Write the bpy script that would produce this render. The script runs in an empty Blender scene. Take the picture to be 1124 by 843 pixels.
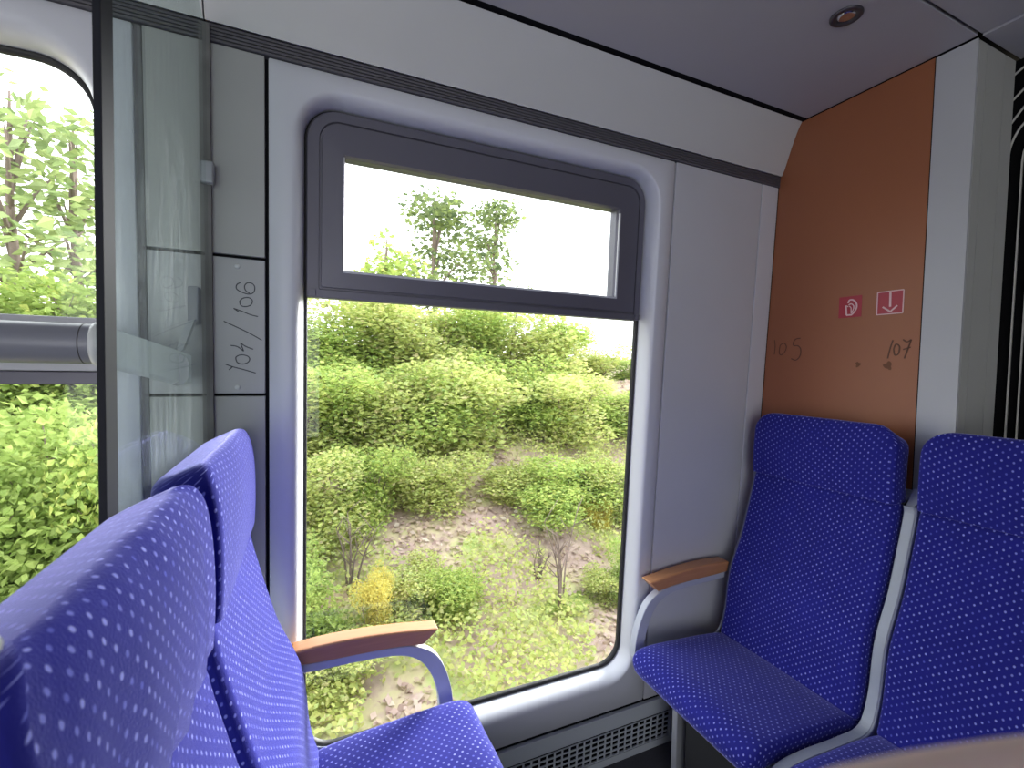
import bpy, bmesh, math, random
from mathutils import Vector, Matrix, noise

random.seed(11)
C = bpy.context.scene.collection
PI = math.pi
R = math.radians

# ------------------------------------------------------------------ camera numbers
YAW, PITCH, ROLL = R(23.954), R(-2.228), R(1.215)
FPX = 508.776
TILT = R(2.263)              # the window wall leans inwards towards the top
CT, ST = math.cos(TILT), math.sin(TILT)
EYE = Vector((0, 0, 1.30))
WALL_Y = 1.15

fwd = Vector((math.sin(YAW) * math.cos(PITCH), math.cos(YAW) * math.cos(PITCH), math.sin(PITCH)))
rt0 = Vector((math.cos(YAW), -math.sin(YAW), 0))
up0 = rt0.cross(fwd)
rt = rt0 * math.cos(ROLL) + up0 * math.sin(ROLL)
up = up0 * math.cos(ROLL) - rt0 * math.sin(ROLL)


def W(x, d, s):
    """wall coordinates -> world. x along the wall, d outwards, s up along the wall"""
    return Vector((x, WALL_Y + d * CT - s * ST, 1.30 + d * ST + s * CT))


# ------------------------------------------------------------------ materials
def new_mat(name):
    m = bpy.data.materials.new(name)
    m.use_nodes = True
    nt = m.node_tree
    b = nt.nodes.get('Principled BSDF')
    return m, nt, b


def N(nt, t, **kw):
    n = nt.nodes.new(t)
    for k, v in kw.items():
        setattr(n, k, v)
    return n


def mth(nt, op, a, b=None, c=None):
    n = nt.nodes.new('ShaderNodeMath')
    n.operation = op
    for i, v in enumerate((a, b, c)):
        if v is None:
            continue
        if isinstance(v, (int, float)):
            n.inputs[i].default_value = v
        else:
            nt.links.new(v, n.inputs[i])
    return n.outputs[0]


def mixc(nt, fac, a, b):
    n = nt.nodes.new('ShaderNodeMix')
    n.data_type = 'RGBA'
    for sock, v in ((n.inputs[0], fac), (n.inputs[6], a), (n.inputs[7], b)):
        if isinstance(v, (int, float)):
            sock.default_value = v
        elif isinstance(v, (tuple, list)):
            sock.default_value = tuple(v) + ((1,) if len(v) == 3 else ())
        else:
            nt.links.new(v, sock)
    return n.outputs[2]


def plain(name, col, rough=0.5, metal=0.0, var=0.06, scale=6.0, bump=0.0, bscale=200.0, spec=0.5):
    """painted / moulded surface with faint mottling"""
    m, nt, b = new_mat(name)
    tc = N(nt, 'ShaderNodeTexCoord')
    nz = N(nt, 'ShaderNodeTexNoise')
    nz.inputs['Scale'].default_value = scale
    nz.inputs['Detail'].default_value = 4
    nt.links.new(tc.outputs['Object'], nz.inputs['Vector'])
    lo = tuple(c * (1 - var) for c in col)
    hi = tuple(min(1, c * (1 + var)) for c in col)
    c = mixc(nt, nz.outputs['Fac'], lo, hi)
    nt.links.new(c, b.inputs['Base Color'])
    b.inputs['Roughness'].default_value = rough
    b.inputs['Metallic'].default_value = metal
    b.inputs['Specular IOR Level'].default_value = spec
    if bump > 0:
        n2 = N(nt, 'ShaderNodeTexNoise')
        n2.inputs['Scale'].default_value = bscale
        nt.links.new(tc.outputs['Object'], n2.inputs['Vector'])
        bp = N(nt, 'ShaderNodeBump')
        bp.inputs['Strength'].default_value = bump
        bp.inputs['Distance'].default_value = 0.002
        nt.links.new(n2.outputs['Fac'], bp.inputs['Height'])
        nt.links.new(bp.outputs['Normal'], b.inputs['Normal'])
    return m


def fabric(name, base, dots, dim):
    """blue velour with staggered rows of small pale woven dots; UVs are metres"""
    m, nt, b = new_mat(name)
    uv = N(nt, 'ShaderNodeUVMap', uv_map='UVMap')
    sp = N(nt, 'ShaderNodeSeparateXYZ')
    nt.links.new(uv.outputs['UV'], sp.inputs[0])
    U = mth(nt, 'DIVIDE', sp.outputs[0], 0.0195)
    V = mth(nt, 'DIVIDE', sp.outputs[1], 0.0090)
    row = mth(nt, 'FLOOR', V)
    odd = mth(nt, 'MULTIPLY', mth(nt, 'FLOORED_MODULO', row, 2.0), 0.5)
    U2 = mth(nt, 'ADD', U, odd)
    fu = mth(nt, 'SUBTRACT', mth(nt, 'FRACT', U2), 0.5)
    fv = mth(nt, 'SUBTRACT', mth(nt, 'FRACT', V), 0.5)
    e = mth(nt, 'ADD', mth(nt, 'POWER', mth(nt, 'DIVIDE', fu, 0.10), 2.0),
            mth(nt, 'POWER', mth(nt, 'DIVIDE', fv, 0.27), 2.0))
    mr = N(nt, 'ShaderNodeMapRange')
    mr.inputs[1].default_value = 1.5
    mr.inputs[2].default_value = 0.5
    nt.links.new(e, mr.inputs[0])
    cell = N(nt, 'ShaderNodeCombineXYZ')
    nt.links.new(mth(nt, 'FLOOR', U2), cell.inputs[0])
    nt.links.new(row, cell.inputs[1])
    wn = N(nt, 'ShaderNodeTexWhiteNoise', noise_dimensions='2D')
    nt.links.new(cell.outputs[0], wn.inputs['Vector'])
    dcol = mixc(nt, wn.outputs['Value'], dim, dots)
    tc = N(nt, 'ShaderNodeTexCoord')
    nz = N(nt, 'ShaderNodeTexNoise')
    nz.inputs['Scale'].default_value = 9.0
    nz.inputs['Detail'].default_value = 5
    nt.links.new(tc.outputs['Object'], nz.inputs['Vector'])
    bcol = mixc(nt, nz.outputs['Fac'], tuple(c * 0.8 for c in base), tuple(c * 1.25 for c in base))
    col = mixc(nt, mr.outputs[0], bcol, dcol)
    nt.links.new(col, b.inputs['Base Color'])
    b.inputs['Roughness'].default_value = 0.9
    b.inputs['Specular IOR Level'].default_value = 0.15
    b.inputs['Sheen Weight'].default_value = 1.0
    b.inputs['Sheen Roughness'].default_value = 0.35
    b.inputs['Sheen Tint'].default_value = (0.48, 0.48, 1.0, 1)
    n2 = N(nt, 'ShaderNodeTexNoise')
    n2.inputs['Scale'].default_value = 500.0
    nt.links.new(tc.outputs['Object'], n2.inputs['Vector'])
    bp = N(nt, 'ShaderNodeBump')
    bp.inputs['Strength'].default_value = 0.25
    bp.inputs['Distance'].default_value = 0.002
    nt.links.new(n2.outputs['Fac'], bp.inputs['Height'])
    nt.links.new(bp.outputs['Normal'], b.inputs['Normal'])
    return m


def wood(name, a, c):
    m, nt, b = new_mat(name)
    tc = N(nt, 'ShaderNodeTexCoord')
    mp = N(nt, 'ShaderNodeMapping')
    mp.inputs['Scale'].default_value = (4, 60, 60)
    nt.links.new(tc.outputs['Object'], mp.inputs[0])
    nz = N(nt, 'ShaderNodeTexNoise')
    nz.inputs['Scale'].default_value = 3.0
    nz.inputs['Detail'].default_value = 6
    nt.links.new(mp.outputs[0], nz.inputs['Vector'])
    nt.links.new(mixc(nt, nz.outputs['Fac'], a, c), b.inputs['Base Color'])
    b.inputs['Roughness'].default_value = 0.38
    return m


def glass(name, tint, smudge=0.0, ior=1.45, boost=1.0):
    """thin clear sheet: see-through, mirror-like at grazing angles, a little dirt"""
    m, nt, b = new_mat(name)
    nt.nodes.remove(b)
    out = nt.nodes.get('Material Output')
    tr = N(nt, 'ShaderNodeBsdfTransparent')
    tr.inputs[0].default_value = tint + (1,)
    gl = N(nt, 'ShaderNodeBsdfGlossy')
    gl.inputs['Roughness'].default_value = 0.015
    lw = N(nt, 'ShaderNodeLayerWeight')
    lw.inputs['Blend'].default_value = 0.5
    f0 = ((ior - 1) / (ior + 1)) ** 2
    sch = mth(nt, 'MULTIPLY_ADD', mth(nt, 'POWER', lw.outputs['Facing'], 5.0), 1 - f0, f0)
    mx = N(nt, 'ShaderNodeMixShader')
    nt.links.new(mth(nt, 'MULTIPLY', sch, boost), mx.inputs[0])
    nt.links.new(tr.outputs[0], mx.inputs[1])
    nt.links.new(gl.outputs[0], mx.inputs[2])
    last = mx.outputs[0]
    if smudge > 0:
        tc = N(nt, 'ShaderNodeTexCoord')
        mp = N(nt, 'ShaderNodeMapping')
        mp.inputs['Rotation'].default_value = (0.5, 0, 0)
        mp.inputs['Scale'].default_value = (1, 11, 2.2)
        nt.links.new(tc.outputs['Object'], mp.inputs[0])
        nz = N(nt, 'ShaderNodeTexNoise')
        nz.inputs['Scale'].default_value = 3.0
        nz.inputs['Detail'].default_value = 9
        nz.inputs['Roughness'].default_value = 0.7
        nt.links.new(mp.outputs[0], nz.inputs['Vector'])
        mr = N(nt, 'ShaderNodeMapRange')
        mr.inputs[1].default_value = 0.50
        mr.inputs[2].default_value = 0.85
        mr.inputs[3].default_value = 0.012
        mr.inputs[4].default_value = smudge
        nt.links.new(nz.outputs['Fac'], mr.inputs[0])
        df = N(nt, 'ShaderNodeBsdfDiffuse')
        df.inputs[0].default_value = (0.75, 0.82, 0.85, 1)
        m2 = N(nt, 'ShaderNodeMixShader')
        nt.links.new(mr.outputs[0], m2.inputs[0])
        nt.links.new(last, m2.inputs[1])
        nt.links.new(df.outputs[0], m2.inputs[2])
        last = m2.outputs[0]
    nt.links.new(last, out.inputs[0])
    return m


def leafmat(name, cols, trans=0.45):
    m, nt, b = new_mat(name)
    nt.nodes.remove(b)
    out = nt.nodes.get('Material Output')
    g = N(nt, 'ShaderNodeNewGeometry')
    rp = N(nt, 'ShaderNodeValToRGB')
    el = rp.color_ramp.elements
    while len(el) < len(cols):
        el.new(0.5)
    for i, c in enumerate(cols):
        el[i].position = i / (len(cols) - 1)
        el[i].color = tuple(c) + (1,)
    nt.links.new(g.outputs['Random Per Island'], rp.inputs[0])
    df = N(nt, 'ShaderNodeBsdfDiffuse')
    tl = N(nt, 'ShaderNodeBsdfTranslucent')
    nt.links.new(rp.outputs[0], df.inputs[0])
    nt.links.new(rp.outputs[0], tl.inputs[0])
    mx = N(nt, 'ShaderNodeMixShader')
    mx.inputs[0].default_value = trans
    nt.links.new(df.outputs[0], mx.inputs[1])
    nt.links.new(tl.outputs[0], mx.inputs[2])
    nt.links.new(mx.outputs[0], out.inputs[0])
    return m


def groundmat(name):
    m, nt, b = new_mat(name)
    tc = N(nt, 'ShaderNodeTexCoord')
    nz = N(nt, 'ShaderNodeTexNoise')
    nz.inputs['Scale'].default_value = 1.6
    nz.inputs['Detail'].default_value = 8
    nz.inputs['Roughness'].default_value = 0.65
    nt.links.new(tc.outputs['Object'], nz.inputs['Vector'])
    rp = N(nt, 'ShaderNodeValToRGB')
    el = rp.color_ramp.elements
    el[0].position = 0.34
    el[0].color = (0.34, 0.42, 0.15, 1)
    el[1].position = 0.66
    el[1].color = (0.50, 0.39, 0.35, 1)
    e = el.new(0.48)
    e.color = (0.48, 0.42, 0.27, 1)
    e = el.new(0.56)
    e.color = (0.40, 0.30, 0.27, 1)
    nt.links.new(nz.outputs['Fac'], rp.inputs[0])
    nt.links.new(rp.outputs[0], b.inputs['Base Color'])
    b.inputs['Roughness'].default_value = 1.0
    b.inputs['Specular IOR Level'].default_value = 0.0
    return m


M = {}
M['wall'] = plain('wall_laminate', (0.60, 0.605, 0.65), 0.42, var=0.07, scale=4)
M['window_panel'] = plain('window_surround', (0.69, 0.70, 0.76), 0.36, var=0.04, scale=4)
M['wall_worn'] = plain('worn_wall_laminate', (0.46, 0.46, 0.45), 0.45, var=0.09, scale=4)
M['hatch'] = plain('hatch_laminate', (0.46, 0.46, 0.475), 0.4, var=0.06, scale=5)
M['cove'] = plain('cove_panel', (0.61, 0.61, 0.61), 0.45, var=0.07, scale=3)
M['ceiling'] = plain('ceiling_panel', (0.40, 0.39, 0.435), 0.5, var=0.05, scale=3)
M['strip'] = plain('rubber_strip', (0.105, 0.10, 0.115), 0.5, var=0.1, scale=20)
M['joint'] = plain('dark_joint', (0.010, 0.010, 0.012), 0.8, spec=.1)
M['joint2'] = plain('grey_joint', (0.05, 0.048, 0.047), 0.7)
M['seal'] = plain('dirty_seal', (0.20, 0.19, 0.185), 0.8, var=.5, scale=14)
M['gasket'] = plain('black_gasket', (0.02, 0.02, 0.022), 0.55)
M['sash'] = plain('dark_aluminium', (0.145, 0.14, 0.175), 0.42, metal=0.25, var=0.05)
M['bead'] = plain('pale_bead', (0.62, 0.62, 0.66), 0.35)
M['alu'] = plain('grey_aluminium', (0.42, 0.43, 0.46), 0.38, metal=0.3)
M['rail'] = plain('grey_rail', (0.22, 0.225, 0.27), 0.33, var=0.05, scale=10)
M['white'] = plain('white_plastic', (0.70, 0.72, 0.72), 0.4, var=0.03)
M['shell'] = plain('grey_seat_shell', (0.40, 0.43, 0.48), 0.42, var=0.04)
M['armmetal'] = plain('pale_arm_frame', (0.50, 0.52, 0.60), 0.4, var=0.03)
M['black'] = plain('black_plastic', (0.018, 0.018, 0.02), 0.6)
M['foam'] = plain('dark_cushion_side', (0.012, 0.012, 0.03), 0.9, spec=0.1)
M['fabric'] = fabric('blue_velour', (0.018, 0.019, 0.22), (0.30, 0.32, 0.78), (0.08, 0.09, 0.48))
M['wood'] = wood('beech_armrest', (0.50, 0.21, 0.085), (0.66, 0.32, 0.15))
M['orange'] = plain('orange_laminate', (0.34, 0.120, 0.052), 0.45, var=0.10, scale=2.5)
M['post'] = plain('pale_post', (0.50, 0.51, 0.53), 0.45, var=0.04)
M['post2'] = plain('beige_post', (0.50, 0.50, 0.475), 0.5, var=0.06, scale=3)
M['heater'] = plain('heater_cover', (0.56, 0.60, 0.65), 0.45, var=0.05)
M['floor'] = plain('grey_floor_covering', (0.055, 0.055, 0.065), 0.6, var=0.35, scale=150)
M['pen'] = plain('pen_ink', (0.06, 0.06, 0.075), 0.6)
M['penbrown'] = plain('faint_pen', (0.13, 0.050, 0.026), 0.6)
M['red'] = plain('red_sticker', (0.42, 0.022, 0.045), 0.4, var=0.03)
M['pink'] = plain('pale_print', (0.80, 0.55, 0.55), 0.45, var=0.03)
M['chrome'] = plain('chrome', (0.7, 0.72, 0.75), 0.12, metal=1.0, var=0.02)
M['darkring'] = plain('dark_bezel', (0.05, 0.045, 0.055), 0.3)
M['bellows'] = plain('bellows_rubber', (0.006, 0.006, 0.007), 0.8, spec=0.05)
M['seam'] = plain('pale_bellows_seam', (0.62, 0.60, 0.55), 0.5)
M['pane'] = glass('window_glass', (0.95, 0.965, 0.955), 0.0, 1.4, 0.6)
M['screen'] = glass('screen_glass', (0.90, 0.965, 0.945), 0.16, 1.5, 0.6)
M['soil'] = groundmat('leaf_litter_bank')
M['leaf'] = leafmat('green_leaves', [(0.30, 0.40, 0.12), (0.38, 0.50, 0.14), (0.48, 0.58, 0.18), (0.55, 0.58, 0.18), (0.33, 0.46, 0.18)])
M['leaf_dark'] = leafmat('tree_leaves', [(0.10, 0.14, 0.07), (0.17, 0.22, 0.10), (0.26, 0.32, 0.11), (0.16, 0.20, 0.10)])
M['leaf_bright'] = leafmat('bright_leaves', [(0.28, 0.38, 0.11), (0.37, 0.48, 0.14), (0.44, 0.53, 0.17), (0.32, 0.42, 0.14)])
M['leaf_pale'] = leafmat('pale_leaves', [(0.42, 0.50, 0.16), (0.52, 0.58, 0.20), (0.62, 0.62, 0.24), (0.46, 0.56, 0.22), (0.60, 0.52, 0.30)])
M['leaf_grey'] = leafmat('grey_green_leaves', [(0.20, 0.27, 0.12), (0.28, 0.36, 0.14), (0.36, 0.43, 0.18), (0.24, 0.30, 0.15)], .3)
M['leaf_yellow'] = leafmat('yellow_leaves', [(0.66, 0.56, 0.14), (0.72, 0.64, 0.20), (0.58, 0.56, 0.18)])
M['litter'] = leafmat('dead_leaves', [(0.48, 0.36, 0.33), (0.58, 0.45, 0.40), (0.52, 0.43, 0.30), (0.42, 0.30, 0.28), (0.62, 0.55, 0.46)], .25)
M['bark'] = plain('bark', (0.20, 0.15, 0.13), 0.9, var=0.3, scale=30)
M['skin'] = None


# ------------------------------------------------------------------ object helpers
def link(name, me, mat=None, parent=None, smooth=False):
    o = bpy.data.objects.new(name, me)
    C.objects.link(o)
    if mat is not None:
        me.materials.append(mat)
    if parent is not None:
        o.parent = parent
    if smooth:
        for p in me.polygons:
            p.use_smooth = True
    return o


def tag(o, label=None, cat=None, group=None, kind=None):
    if label:
        o['label'] = label
    if cat:
        o['category'] = cat
    if group:
        o['group'] = group
    if kind:
        o['kind'] = kind
    return o


def empty(name, loc=(0, 0, 0)):
    o = bpy.data.objects.new(name, None)
    o.empty_display_size = 0.1
    o.location = loc
    C.objects.link(o)
    return o


class MB:
    def __init__(self):
        self.v = []
        self.f = []
        self.uv = {}

    def add(self, vs, fs):
        b = len(self.v)
        self.v += [tuple(x) for x in vs]
        self.f += [tuple(b + i for i in q) for q in fs]

    def box(self, x0, x1, y0, y1, z0, z1, fn=None):
        vs = [Vector((x, y, z)) for x in (x0, x1) for y in (y0, y1) for z in (z0, z1)]
        if fn:
            vs = [fn(*p) for p in vs]
        self.add(vs, [(0, 1, 3, 2), (4, 6, 7, 5), (0, 4, 5, 1), (2, 3, 7, 6), (0, 2, 6, 4), (1, 5, 7, 3)])

    def loft(self, rings, close=False, cap0=False, cap1=False):
        b = len(self.v)
        n = len(rings[0])
        for r in rings:
            self.v += [tuple(p) for p in r]
        m = len(rings)
        for i in range(m if close else m - 1):
            j = (i + 1) % m
            for k in range(n):
                k2 = (k + 1) % n
                self.f.append((b + i * n + k, b + i * n + k2, b + j * n + k2, b + j * n + k))
        if cap0:
            self.f.append(tuple(b + k for k in reversed(range(n))))
        if cap1:
            self.f.append(tuple(b + (m - 1) * n + k for k in range(n)))

    def tube(self, pts, r, n=12, cap=True):
        pts = [Vector(p) for p in pts]
        rs = r if isinstance(r, (list, tuple)) else [r] * len(pts)
        rings = []
        prev = None
        for i, p in enumerate(pts):
            t = (pts[min(i + 1, len(pts) - 1)] - pts[max(i - 1, 0)]).normalized()
            a = prev if prev is not None else (Vector((0, 0, 1)) if abs(t.z) < 0.9 else Vector((1, 0, 0)))
            a = (a - t * a.dot(t)).normalized()
            prev = a
            bb = t.cross(a)
            rings.append([p + (a * math.cos(2 * PI * k / n) + bb * math.sin(2 * PI * k / n)) * rs[i] for k in range(n)])
        self.loft(rings, cap0=cap, cap1=cap)

    def build(self, name, mat, parent=None, smooth=False, bevel=0, fix=True):
        me = bpy.data.meshes.new(name)
        me.from_pydata(self.v, [], self.f)
        if fix:
            bm = bmesh.new()
            bm.from_mesh(me)
            bmesh.ops.recalc_face_normals(bm, faces=bm.faces)
            bm.to_mesh(me)
            bm.free()
        o = link(name, me, mat, parent, smooth)
        if bevel:
            md = o.modifiers.new('bevel', 'BEVEL')
            md.width = bevel
            md.segments = 3
            md.limit_method = 'ANGLE'
            for p in me.polygons:
                p.use_smooth = True
            wn = o.modifiers.new('wn', 'WEIGHTED_NORMAL')
            wn.keep_sharp = True
        return o


def rrect(x0, x1, s0, s1, r, n=8):
    """rounded rectangle, 4*(n+1) points, r = one radius or (bl, br, tr, tl)"""
    if not isinstance(r, (tuple, list)):
        r = (r, r, r, r)
    out = []
    for (cx, cy, a0, rr) in ((x0 + r[0], s0 + r[0], PI, r[0]), (x1 - r[1], s0 + r[1], 1.5 * PI, r[1]),
                             (x1 - r[2], s1 - r[2], 0, r[2]), (x0 + r[3], s1 - r[3], 0.5 * PI, r[3])):
        for k in range(n + 1):
            a = a0 + 0.5 * PI * k / n
            out.append((cx + rr * math.cos(a), cy + rr * math.sin(a)))
    return out


def wring(x0, x1, s0, s1, r, d, n=8):
    return [W(x, d, s) for x, s in rrect(x0, x1, s0, s1, r, n)]


def catmull(pts, per=8):
    P = [Vector(p) for p in pts]
    P = [2 * P[0] - P[1]] + P + [2 * P[-1] - P[-2]]
    out = []
    for i in range(1, len(P) - 2):
        for k in range(per):
            t = k / per
            a, b, c, d = P[i - 1], P[i], P[i + 1], P[i + 2]
            out.append(0.5 * ((2 * b) + (c - a) * t + (2 * a - 5 * b + 4 * c - d) * t * t + (3 * b - a - 3 * c + d) * t ** 3))
    out.append(P[-2].copy())
    return out


def ribbon(mb, pts2, width, fn, th=0.0006, smooth=True):
    """a drawn stroke of real (tiny) thickness; fn maps (u, v, lift) to the world"""
    P = [Vector((p[0], p[1], 0)) for p in pts2]
    if smooth and len(P) > 2:
        P = catmull(P, 6)
    rows = []
    for i, p in enumerate(P):
        t = (P[min(i + 1, len(P) - 1)] - P[max(i - 1, 0)])
        t.normalize()
        nrm = Vector((-t.y, t.x, 0)) * width / 2
        a, b = p + nrm, p - nrm
        rows.append([fn(a.x, a.y, 0), fn(a.x, a.y, th), fn(b.x, b.y, th), fn(b.x, b.y, 0)])
    mb.loft(rows, cap0=True, cap1=True)


# ------------------------------------------------------------------ window wall
wall = empty('wall_back', (0, 0, 0))
tag(wall, 'pale grey window wall of the train compartment', 'wall', kind='structure')

S_BOT, S_TOP = -1.109, 0.637
OPEN1 = (-0.006, 0.951, -0.979, 0.572)


XD = 0.028                     # the frames sit this much deeper than first measured
XK = (1.18 + XD) / 1.18        # ... so everything on them grows by the same ratio


def wring1(x0, x1, s0, s1, r, d, n=8):
    r = tuple(q * XK for q in r) if isinstance(r, (tuple, list)) else r * XK
    return wring(x0 * XK, x1 * XK, s0 * XK, s1 * XK, r, d + XD, n)


def W1(x, d, s):
    return W(x * XK, d + XD, s * XK)


def window_panel(name, x0, x1, outer, opening, r_out, r_in, s0=S_BOT, s1=S_TOP):
    mb = MB()
    n = 12
    opening = tuple(q * XK for q in opening)
    rings = [wring(x0, x1, s0, s1, 0.003, 0.012, n), wring(x0, x1, s0, s1, 0.003, 0.002, n),
             wring(x0 + .002, x1 - .002, s0 + .002, s1 - .002, 0.003, 0, n),
             wring(outer[0], outer[1], outer[2], outer[3], r_out, 0, n)]
    for k in range(1, 9):
        a = k / 8 * PI / 2
        f = math.sin(a)
        d = (0.032 + XD) * (1 - math.cos(a)) ** 1.15
        q = [outer[i] + (opening[i] - outer[i]) * f for i in range(4)]
        rr = r_out + (r_in - r_out) * f
        rings.append(wring(q[0], q[1], q[2], q[3], rr, d, n))
    rings.append(wring(opening[0], opening[1], opening[2], opening[3], r_in, 0.068, n))
    mb.loft(rings)
    o = mb.build(name, M['window_panel'], wall, smooth=True)
    return o


window_panel('window_surround', -0.075, 1.033, (-0.032, 0.990, -1.029, 0.607), OPEN1, 0.115, 0.075)
OPEN2 = (-1.33, -0.368, -0.979, 0.556)
window_panel('window_surround', -1.45, -0.306, (-1.36, -0.346, -1.029, 0.605), OPEN2, 0.13, 0.095)


def flat_panel(name, x0, x1, s0, s1, mat, parent, d0=0.0, d1=0.012, bevel=0.0015):
    mb = MB()
    mb.box(x0, x1, d0, d1, s0, s1, W)
    return mb.build(name, mat, parent, bevel=bevel)


flat_panel('wall_panel', 1.039, 1.4145, S_BOT, S_TOP, M['wall'], wall)
flat_panel('wall_panel', 1.420, 1.497, S_BOT, S_TOP, M['window_panel'], wall)
flat_panel('wall_panel', -0.290, -0.0825, 0.222, S_TOP, M['wall_worn'], wall)
flat_panel('wall_panel', -0.290, -0.0825, S_BOT, -0.078, M['wall_worn'], wall)
# structure behind the panels shows dark in the joints, with openings where the windows are
mb = MB()
for (x0, x1, s0, s1) in ((-2.2, -1.40, -1.36, .70), (-1.40, -0.33, .60, .70), (-1.40, -0.33, -1.36, -1.03), (-0.33, -0.04, -1.36, .70),
                         (-0.04, 0.985, .605, .70), (-0.04, 0.985, -1.36, -1.03), (0.985, 1.75, -1.36, .70)):
    mb.box(x0, x1, 0.0125, 0.085, s0, s1, W)
mb.build('wall_carcass', M['joint'], wall)
# grey joint beside the panels left of the window
flat_panel('joint_strip', -0.3045, -0.2915, S_BOT, S_TOP, M['joint2'], wall, 0.004, 0.012, 0)

# heater cover along the floor, with its grille
mb = MB()
mb.box(-2.0, 1.50, 0.0, 0.012, -1.178, -1.126, W)
mb.box(-2.0, 0.35, 0.0, 0.012, -1.30, -1.180, W)
mb.box(1.162, 1.50, 0.0, 0.012, -1.30, -1.180, W)
mb.box(0.35, 1.162, 0.0, 0.012, -1.30, -1.276, W)
hc = mb.build('trim_1', M['heater'], None, bevel=0.001)
tag(hc, 'pale grey heater cover running along the floor below the window', 'trim', kind='structure')

mb = MB()
gx0, gx1, gs0, gs1 = 0.355, 1.158, -1.272, -1.184
cols, rows_ = 30, 5
pw, ph = (gx1 - gx0) / cols, (gs1 - gs0) / rows_
xs, ss = [gx0], [gs0]
for i in range(cols):
    xs += [gx0 + pw * (i + .10), gx0 + pw * (i + .90)]
xs.append(gx1)
for j in range(rows_):
    ss += [gs0 + ph * (j + .13), gs0 + ph * (j + .87)]
ss.append(gs1)
idx = {}


def gv(i, j, d):
    k = (i, j, d)
    if k not in idx:
        idx[k] = len(mb.v)
        mb.v.append(tuple(W(xs[i], d, ss[j])))
    return idx[k]


solid = lambda i, j: 0 <= i < len(xs) - 1 and 0 <= j < len(ss) - 1 and not (i % 2 == 1 and j % 2 == 1)
for i in range(len(xs) - 1):
    for j in range(len(ss) - 1):
        if not solid(i, j):
            continue
        mb.f.append((gv(i, j, 0.0001), gv(i + 1, j, 0.0001), gv(i + 1, j + 1, 0.0001), gv(i, j + 1, 0.0001)))
        mb.f.append((gv(i, j, 0.003), gv(i, j + 1, 0.003), gv(i + 1, j + 1, 0.003), gv(i + 1, j, 0.003)))
        for (di, dj, a, b) in ((1, 0, (i + 1, j), (i + 1, j + 1)), (-1, 0, (i, j + 1), (i, j)), (0, 1, (i + 1, j + 1), (i, j + 1)), (0, -1, (i, j), (i + 1, j))):
            if not solid(i + di, j + dj):
                mb.f.append((gv(*a, 0.0001), gv(*b, 0.0001), gv(*b, 0.003), gv(*a, 0.003)))
gr = mb.build('heater_grille', M['heater'], None)
tag(gr, 'slotted pale metal heater grille low on the wall between the facing seats', 'grille')

# access hatch with pen writing, left of the window
hatch = flat_panel('access_hatch', -0.290, -0.0825, -0.072, 0.2155, M['hatch'], None, bevel=0.0015)
tag(hatch, 'small grey access hatch with handwritten 104/106 left of the main window', 'hatch')
for (x, s) in ((-0.1342, 0.1985), (-0.1352, -0.0583)):
    mb = MB()
    for (r0, d0) in (((0.0001, -0.0022)),):
        pass
    rings = []
    for (rr, d) in ((0.0055, 0.0), (0.0055, -0.0012), (0.004, -0.0022), (0.0001, -0.0025)):
        rings.append([W(x + rr * math.cos(2 * PI * k / 16), d, s + rr * math.sin(2 * PI * k / 16)) for k in range(16)])
    mb.loft(rings, cap1=True)
    tag(mb.build('screw', M['white'], hatch, smooth=True), 'pale screw head')


def hatch_px(px, py):
    """crop coordinates of the writing -> wall x, s (fitted on the hatch)"""
    d = fwd + rt * ((px - 562) / FPX) - up * ((py - 421.5) / FPX)
    nrm = Vector((0, CT, ST))
    t = (WALL_Y * CT) / d.dot(nrm)
    p = d * t - Vector((0, WALL_Y, 0))
    return (p.x, p.dot(Vector((0, -ST, CT))))


def cr(x, y):     # reading positions inside the zoomed view of the hatch
    return hatch_px(220 + x / 5.267, 280 + y / 5.269)


strokes = [
    [(145, 630), (185, 645), (250, 662), (320, 682)], [(165, 664), (185, 646)],                     # 1
    [(205, 603), (215, 622), (245, 630), (275, 620), (285, 600), (270, 583), (235, 577), (208, 588), (205, 603)],  # 0
    [(175, 522), (215, 530), (250, 556)], [(250, 556), (232, 508)], [(232, 508), (262, 528), (305, 545)],   # 4
    [(135, 382), (200, 412), (280, 450), (355, 492)],                                                # /
    [(192, 308), (240, 325), (290, 345), (333, 356)], [(192, 308), (222, 328)],                      # 1
    [(226, 268), (235, 292), (262, 298), (292, 288), (300, 262), (278, 246), (245, 250), (226, 268)],  # 0
    [(232, 158), (210, 172), (210, 196), (240, 215), (280, 226), (308, 215), (314, 185), (298, 164), (270, 162), (255, 180), (262, 205), (285, 222)],  # 6
]
mb = MB()
for st in strokes:
    ribbon(mb, [cr(*p) for p in st], 0.0021, lambda a, b, t: W(a, -t - 0.0002, b))
tag(mb.build('handwriting', M['pen'], hatch), 'dark pen numbers 104/106 written sideways')

# ------------------------------------------------------------------ windows
def pane_mesh(name, x0, x1, s0, s1, r, d, parent, mat='pane'):
    mb = MB()
    mb.loft([wring1(x0, x1, s0, s1, r, d, 6), wring1(x0, x1, s0, s1, r, d + 0.005, 6)], cap0=True, cap1=True)
    return mb.build(name, M[mat], parent)


w1 = empty('window_1')
tag(w1, 'large train window with a dark framed tilting pane on top', 'window', kind='structure')
x0, x1, s0, s1 = OPEN1
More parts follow.
